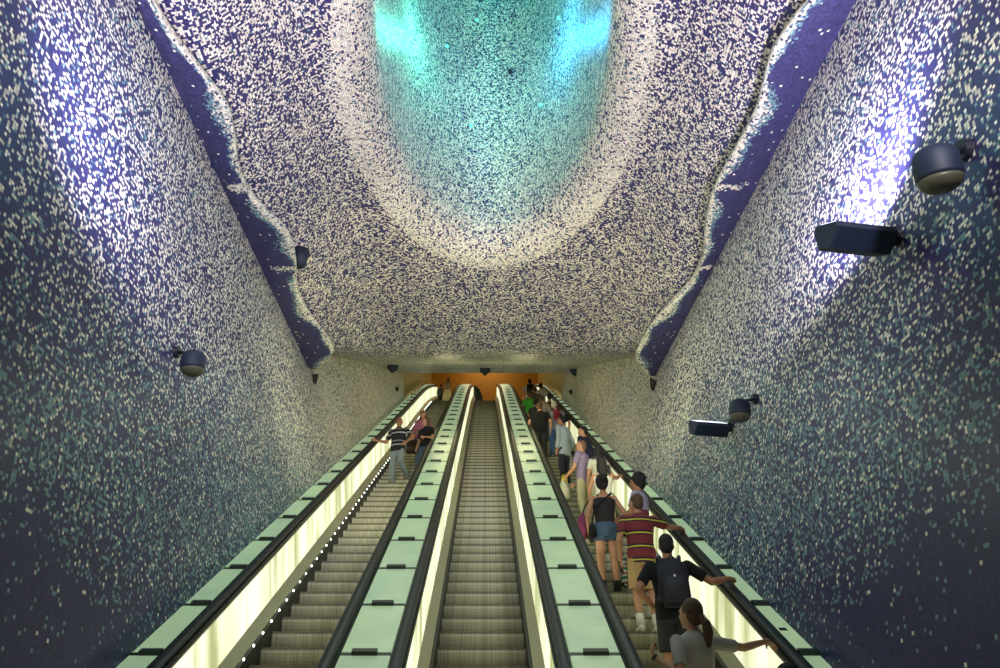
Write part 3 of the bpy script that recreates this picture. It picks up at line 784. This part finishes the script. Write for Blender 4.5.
# nearest first, right escalator
person('person with dark hair whose head just shows at the bottom right edge of the photo', 2.02, 4.2, H=1.70, top=('short',BLK,.88), bottom=('trousers',DARK), hair=('short',HB), vox=.014)
p1 = person('woman in a grey t-shirt with a ponytail, arm stretched out to the right rail', 1.72, 5.52, H=1.64, yaw=12, fem=True, top=('short',c('grey_tee',(.40,.37,.31)),.86), bottom=('trousers',DENIM), hair=('ponytail',HBR), look=(28,4),
    hands={1:{'w':rail_r(647)+Vector((-.045,-.03,.05)),'pole':(.2,-.3,-1),'dir':(.6,.35,-.25),'grip':(0,0,-1),'curl':.22}, -1:{'w':W(1.36,6.35,-2.70),'pole':(-.6,-.3,-1),'dir':(.1,.3,.9),'curl':.7}}, vox=.0075, watch=True, arm=1.16)
p2 = person('man in a black t-shirt and black shorts wearing a dark backpack, arms spread', 1.95, 7.46, H=1.70, yaw=-4, top=('short',BLK,.84), bottom=('shorts',c('black_shorts',(.016,.017,.016))), hair=('short',HB), look=(-4,0), fat=1.06,
    hands={1:{'w':rail_r(586)+Vector((-.05,-.07,.065)),'pole':(.3,-.5,-1),'dir':(.5,.8,.1),'grip':(0,0,-1),'curl':.5}, -1:{'l':(-.20,.06,.99),'pole':(-1,-.6,.3),'dir':(.5,.1,-.6),'curl':.5}}, vox=.0085, shoe=c('shoe_grey',(.25,.25,.22)), skin='mid')
backpack(p2, 'dark grey backpack with a small white mark on the man in black', c('pack_dark',(.018,.018,.026)), c('pack_grey',(.035,.034,.045)), (.33,.17,.50), 1.19, True)
POLO = striped('maroon_striped', (.16,.018,.022), [(.0,.34,(.014,.012,.022)),(.10,.20,(.52,.44,.03))], .172, .02)
p3 = person('boy in a maroon and navy polo with yellow stripes and tan shorts', 1.99, 9.42, H=1.74, yaw=3, top=('short',POLO,.84), bottom=('shorts',TAN), hair=('short',HBR), look=(18,0),
    hands={1:{'w':rail_r(533)+Vector((-.04,-.05,.06)),'pole':(.5,-.3,-.8),'dir':(.5,.8,-.1),'grip':(0,0,-1),'curl':.5}}, raise_foot=None, shoe=SHW, sock=(WHT,.16), vox=.010, skin='mid')
phone('black phone held low in the left hand of the boy in the striped polo', pl(p3, tuple(p3['A'][-1][2]+Vector((0.0,.03,-.08)))), p3['rz']+.9, .2)
p4 = person('woman in a black tank top, short denim shorts and black ankle boots', 1.74, 10.84, H=1.71, yaw=0, fem=True, top=('none',c('black_rib',(.020,.016,.014)),1.02), bottom=('short_shorts',c('denim_light',(.055,.10,.15))), hair=('bun',HB), look=(-14,6),
    hands={1:{'l':(.22,.22,1.08),'pole':(.6,-.6,-.4)}, -1:{'l':(-.24,.10,.92)}}, shoe=BLK, boots=True, vox=.010)
bag('black shoulder bag on the left hip of the woman in denim shorts', 'bag', pl(p4,(-.20,.02,.90)), (.10,.26,.22), BLK, 0, [pl(p4,(-.20,.0,1.0)),pl(p4,(-.17,-.12,1.2)),pl(p4,(.0,-.14,1.36)),pl(p4,(.11,-.08,1.47)),pl(p4,(.12,.02,1.475))], None, .03, 'shoulder_bag')
bag('pink bag hanging in front of the woman in denim shorts, left side', 'bag', pl(p4,(-.30,.27,1.05)), (.15,.24,.40), c('pink_nylon',(.30,.05,.12)), 0, [pl(p4,(-.30,.27,1.22)),pl(p4,(-.26,.2,1.35)),pl(p4,(-.16,.13,1.47))], BLK, .05, 'shoulder_bag')
bag('tall bag with a green and white pattern beside the bare legs', 'bag', pl(p4,(.24,.08,.34)), (.09,.16,.42), striped('green_pattern',(.45,.52,.42),[(.1,.4,(.03,.12,.08)),(.6,.8,(.25,.05,.06))],.13), 0, [pl(p4,(.24,.08,.5)),pl(p4,(.23,.10,.8)),pl(p4,(.22,.2,1.05))], BLK, .03, 'tote_bag')
LAV2 = striped('pale_lilac',(.36,.33,.42),[(.0,.25,(.17,.03,.05))],.40,.13)
p5 = person('curly haired young man in a pale lilac shirt turned left, holding a phone', 2.27, 10.9, H=1.72, yaw=62, top=('short',LAV2,.86), bottom=('trousers',DARK), hair=('curly',HB), look=(18,0), skin='mid',
    hands={-1:{'l':(-.20,.30,1.06),'curl':.6}, 1:{'l':(.10,.34,1.14),'curl':.6}}, vox=.010)
phone('phone held up by the curly haired young man', pl(p5, tuple(p5['A'][-1][2]+Vector((.0,.09,.05)))), p5['rz'], .5)
p6 = person('woman with long dark hair in a white sleeveless top reaching for the rail', 2.0, head_y=457, H=1.66, fem=True, top=('none',WHT,.92), bottom=('trousers',c('pale_trousers',(.40,.38,.28))), hair=('long',HB), look=(8,0), vox=.012, skin='mid',
    hands={1:{'w':rail_r(477)+Vector((-.05,-.04,.06)),'pole':(.4,-.3,-1),'grip':(0,0,-1),'dir':(.5,.8,0)}})
p7 = person('woman with dark hair carrying a white backpack, behind the lavender shirt', 2.13, head_y=447.5, H=1.66, fem=True, top=('short',c('offwhite',(.50,.48,.36)),.88), bottom=('trousers',KHA), hair=('long',HB), look=(0,0), vox=.014, yaw=20)
backpack(p7, 'white backpack on the dark-haired woman behind the lavender shirt', c('white_nylon',(.58,.56,.44)), c('dark_nylon',(.05,.05,.05)), (.27,.13,.36), 1.22)
p8 = person('balding man in a lavender polo and khaki trousers turned to the left', 1.88, head_y=439.5, H=1.70, yaw=58, top=('short',c('lavender',(.25,.19,.28)),.84), bottom=('trousers',KHA), hair=('balding',hair_m('hair_stubble',(.16,.09,.05))), look=(15,0), vox=.014, hands={-1:{'l':(-.20,.28,.98)},1:{'l':(.18,.25,.95)}})
bag('off-white tote bag with yellow trim held by the man in lavender', 'bag', pl(p8,(-.16,.34,.72)), (.30,.12,.34), c('tote_cream',(.55,.53,.36)), p8['rz'], None, c('tote_yellow',(.60,.55,.04)), .03, 'tote_bag')
p9 = person('man in a dark navy jacket leaning by the right rail above the lavender shirt', 2.16, head_y=427, H=1.74, yaw=55, top=('long',c('navy_jacket',(.012,.016,.040)),.82), bottom=('trousers',DARK), hair=('short',HB), look=(22,-6), vox=.014, fat=1.06)
p10 = person('man in a loose light blue shirt and dark trousers standing side-on', 1.87, 18.1, H=1.76, yaw=48, top=('long',c('light_blue',(.36,.44,.42)),.72), bottom=('trousers',DARK), hair=('short',HB), look=(10,-8), vox=.014, skin='mid', hands={-1:{'l':(-.24,.03,.84)}})
p11 = person('white-haired man in a grey shirt and blue jeans', 1.98, 21.7, H=1.75, yaw=-4, top=('short',c('grey_shirt',(.20,.22,.22)),.84), bottom=('trousers',c('jeans_blue',(.05,.11,.22))), hair=('short',HGR), shoe=SHW, vox=.016)
backpack(p11, 'red backpack on the white-haired man', c('pack_red',(.30,.012,.025)), c('pack_red_dark',(.16,.01,.018)), (.20,.14,.34), 1.24, dx=.07)
p12 = person('man in a black t-shirt and black trousers beside the left rail, white trainers', 1.53, 21.2, H=1.76, yaw=-6, top=('short',BLK,.82), bottom=('trousers',c('black_jeans',(.02,.02,.022))), hair=('short',HBR), shoe=SHW, vox=.016, fat=1.08)
person('person in black with dark hair by the right rail next to the white-haired man', 2.14, head_y=406, H=1.62, top=('short',BLK,.86), bottom=('trousers',DARK), hair=('short',HB), vox=.018)
person('woman in dark clothes just ahead of the man in the black t-shirt', 1.55, head_y=400.5, H=1.60, fem=True, top=('short',c('charcoal',(.03,.028,.03)),.86), bottom=('trousers',DARK), hair=('short',HB), vox=.018)
person('brown-haired person in a beige top in the middle of the upper queue', 1.82, head_y=396, H=1.66, top=('short',c('beige_top',(.36,.31,.20)),.86), bottom=('trousers',DARK), hair=('short',HBR), vox=.018)
person('dark-haired woman in a black vest ahead of the white-haired man', 2.12, head_y=393.5, H=1.68, fem=True, top=('none',BLK,.9), bottom=('trousers',DENIM), hair=('sidebun',HB), vox=.018, skin='mid')
person('person in a bright green t-shirt by the left rail near the top', 1.52, head_y=392, H=1.60, top=('short',c('bright_green',(.06,.36,.02)),.84), bottom=('trousers',DENIM), hair=('short',HDB), vox=.018)
person('person in a brown top just below the topmost rider in white', 1.78, head_y=387, H=1.68, top=('short',c('brown_top',(.09,.06,.03)),.86), bottom=('trousers',DARK), hair=('short',HBR), vox=.018)
person('person in a pale cream shirt near the right rail at the top', 2.12, head_y=383.5, H=1.72, top=('short',c('cream_shirt',(.45,.43,.30)),.86), bottom=('trousers',DARK), hair=('short',HB), vox=.018)
p14 = person('topmost rider in a white shirt, head against the orange wall', 1.80, head_y=379, H=1.76, top=('short',c('white_shirt',(.55,.58,.55)),.84), bottom=('trousers',DENIM), hair=('short',HB), vox=.018)
backpack(p14, 'black backpack on the topmost rider in white', BLK, c('pack_grey',(.04,.04,.04)), (.30,.15,.44), 1.20)
# left escalator, coming down
STR = striped('navy_striped', (.010,.010,.016), [(.42,.52,(.42,.42,.40)),(.78,.84,(.35,.35,.33))], .30, .06)
l1 = person('balding man in a striped navy t-shirt and faded jeans, hand on the left rail', -2.12, 18.0, H=1.72, yaw=160, top=('short',STR,.84), bottom=('trousers',c('jeans_faded',(.19,.24,.24))), hair=('balding',hair_m('hair_stubble',(.16,.09,.05))), look=(24,0), vox=.013, skin='mid', fat=1.04, raise_foot=(-1,-1),
    hands={1:{'w':W(CXS[0]-HR+.09, 18.9, -2.80),'pole':(.3,-.6,-.8)}, -1:{'l':(-.30,.16,1.02),'pole':(-1,-.4,-.3)}}, shoe=c('shoe_tan',(.25,.2,.12)))
l2 = person('woman in a pink top with sunglasses and long brown hair on the left escalator', -1.68, head_y=410.5, H=1.70, yaw=172, fem=True, top=('long',c('pink_top',(.40,.12,.18)),.92), bottom=('trousers',c('jeans_mid',(.07,.12,.18))), hair=('longer',HBR), look=(-4,0), glasses=True, vox=.014)
l3 = person('woman in a black top with brown hair beside the woman in pink', -1.49, head_y=417, H=1.66, yaw=150, fem=True, top=('short',BLK,.90), bottom=('trousers',DENIM), hair=('long',HDB), look=(-30,0), vox=.014, hands={-1:{'l':(-.16,.28,1.08)}})
bag('dark brown handbag hanging between the man and the woman in pink', 'bag', pl(l2,(.24,.12,.64)), (.30,.14,.36), c('brown_leather',(.035,.018,.010),.5), l2['rz'], None, None, .04)
pos = lambda px, py, Y: ray(px,py)*(Y/ray(px,py).y)
q = pos(447.6,380,38.75); q.z = LZ
person('woman in a pale yellow long dress at the top of the left escalator', 0, H=1.68, loc=q, yaw=180, fem=True, top=('none',c('pale_dress_top',(.35,.24,.14)),.98), bottom=('skirt',c('pale_dress',(.62,.52,.26))), hair=('long',HB), look=(-20,0), vox=.02, skin='mid')
q = pos(441,388,39.0); q.z = LZ
person('small person in dark grey beside the woman in the long pale dress', 0, H=1.36, loc=q, yaw=0, fem=True, top=('long',c('dark_grey_top',(.05,.055,.06)),.86), bottom=('trousers',DARK), hair=('short',HB), vox=.02)
# dark domed object at the head of the middle escalator
q = pos(478.2,393.5,39.4); q.z = LZ
t = thing('travel_bag', 'large dark rounded bag at the head of the empty middle escalator', 'bag', q)
top_z = pos(478,385.8,39.4).z-LZ; bm = bmesh.new(); rings = []
for i in range(9):
    x = -.23+.06*i; hh = top_z*math.sqrt(max(.12,1-((x+.20)/.52)**2)); ww = .17*(1 if 0<i<8 else .7)
    rings.append([Vector((x,ww*math.cos(a)*1.0, max(0.0, hh*(.5+.5*math.sin(a))))) for a in [2*PI*j/18 for j in range(18)]])
loft(bm, rings); obj('bag_body', bm, c('bag_dark',(.014,.018,.018),.6), t, True)
for x in (-.12,.08):
    bm = bmesh.new(); hh = top_z*math.sqrt(1-((x+.20)/.52)**2)
    tube(bm, [(x, .172*math.cos(a), hh*(.5+.505*math.sin(a))) for a in [-.2+ (PI+.4)*j/12 for j in range(13)]], .012, 6); obj('strap', bm, c('bag_strap',(.05,.055,.05)), t, True)
bm = bmesh.new(); tube(bm, [(-.15,0,top_z*.98),(-.10,0,top_z*1.03),(-.02,0,top_z*.99)], .012, 6); obj('handle', bm, c('bag_strap',(.05,.055,.05)), t, True)

# ------------------------------------------------------------------ lights
def light(kind, name, loc, energy, col, **kw):
    l = bpy.data.lights.new(name, kind); l.energy = energy; l.color = col
    for k, v in kw.items(): setattr(l, k, v)
    o = bpy.data.objects.new(name, l); C.objects.link(o); o.location = loc; return o
def aim(o, target): o.rotation_euler = (Vector(target)-o.location).to_track_quat('-Z','Y').to_euler()
l = light('SPOT','flood_beam', FB1+Vector((-.22,.0,.36)), 850, (.82,.75,1), spot_size=2.8, spot_blend=.7, shadow_soft_size=.08); aim(l, FB1+Vector((.10,1.0,3)))
l = light('SPOT','flood_beam', FB2+Vector((-.45,.0,.32)), 130, (1,.97,.66), spot_size=2.6, spot_blend=.8, shadow_soft_size=.25); aim(l, FB2+Vector((-1.6,1.0,3)))
l = light('SPOT','flood_beam', (-2.2,4.6,4.6), 750, (.80,.75,1), spot_size=2.6, spot_blend=1.0, shadow_soft_size=.1); aim(l, (-3.6,7.2,7.6))
l = light('SPOT','flood_beam', (3.0,2.0,4.2), 820, (.97,.93,.97), spot_size=2.2, spot_blend=.9, shadow_soft_size=.15); aim(l, (0.2,10,9))
l = light('SPOT','flood_beam', (-3.0,2.0,4.2), 660, (.97,.93,.97), spot_size=2.2, spot_blend=.9, shadow_soft_size=.15); aim(l, (0.2,10,9))
for sx in (-1,1):
    l = light('SPOT','warm_fill', (sx*2.0,10.5,4.6), 260, (1,.95,.55), spot_size=2.4, spot_blend=1.0, shadow_soft_size=.3); aim(l, (sx*1.0,17,9))  # added mid-air fill that warms the ceiling; no lamp hangs here
    light('POINT','lip_fill', (sx*1.1,19.8,9.15), 20, (1,.93,.48), shadow_soft_size=.4)  # added fill under the sloping ceiling, belongs to no lamp
light('POINT','crater_glow', (-.85,10.0,12.1), 80, (.12,1,.66), shadow_soft_size=.25)
light('POINT','crater_glow', (1.03,10.0,12.1), 95, (.05,.50,1), shadow_soft_size=.25)
light('POINT','crater_glow', (0.1,7.6,16.8), 280, (.0,.78,.74), shadow_soft_size=.3)
for y_, z_, e_ in ((6.2,2.9,16),(9.0,4.6,18),(12.0,6.2,16)):
    for sx in (-1,1): light('POINT','wall_fill', (sx*1.6,y_,z_), e_, (.86,1,.80), shadow_soft_size=.6)  # added mid-air fill for the lower walls, beyond what the decks emit
l = light('AREA','hall_light', (0,41.0,22.2), 55, (1,.72,.35), size=2.5)
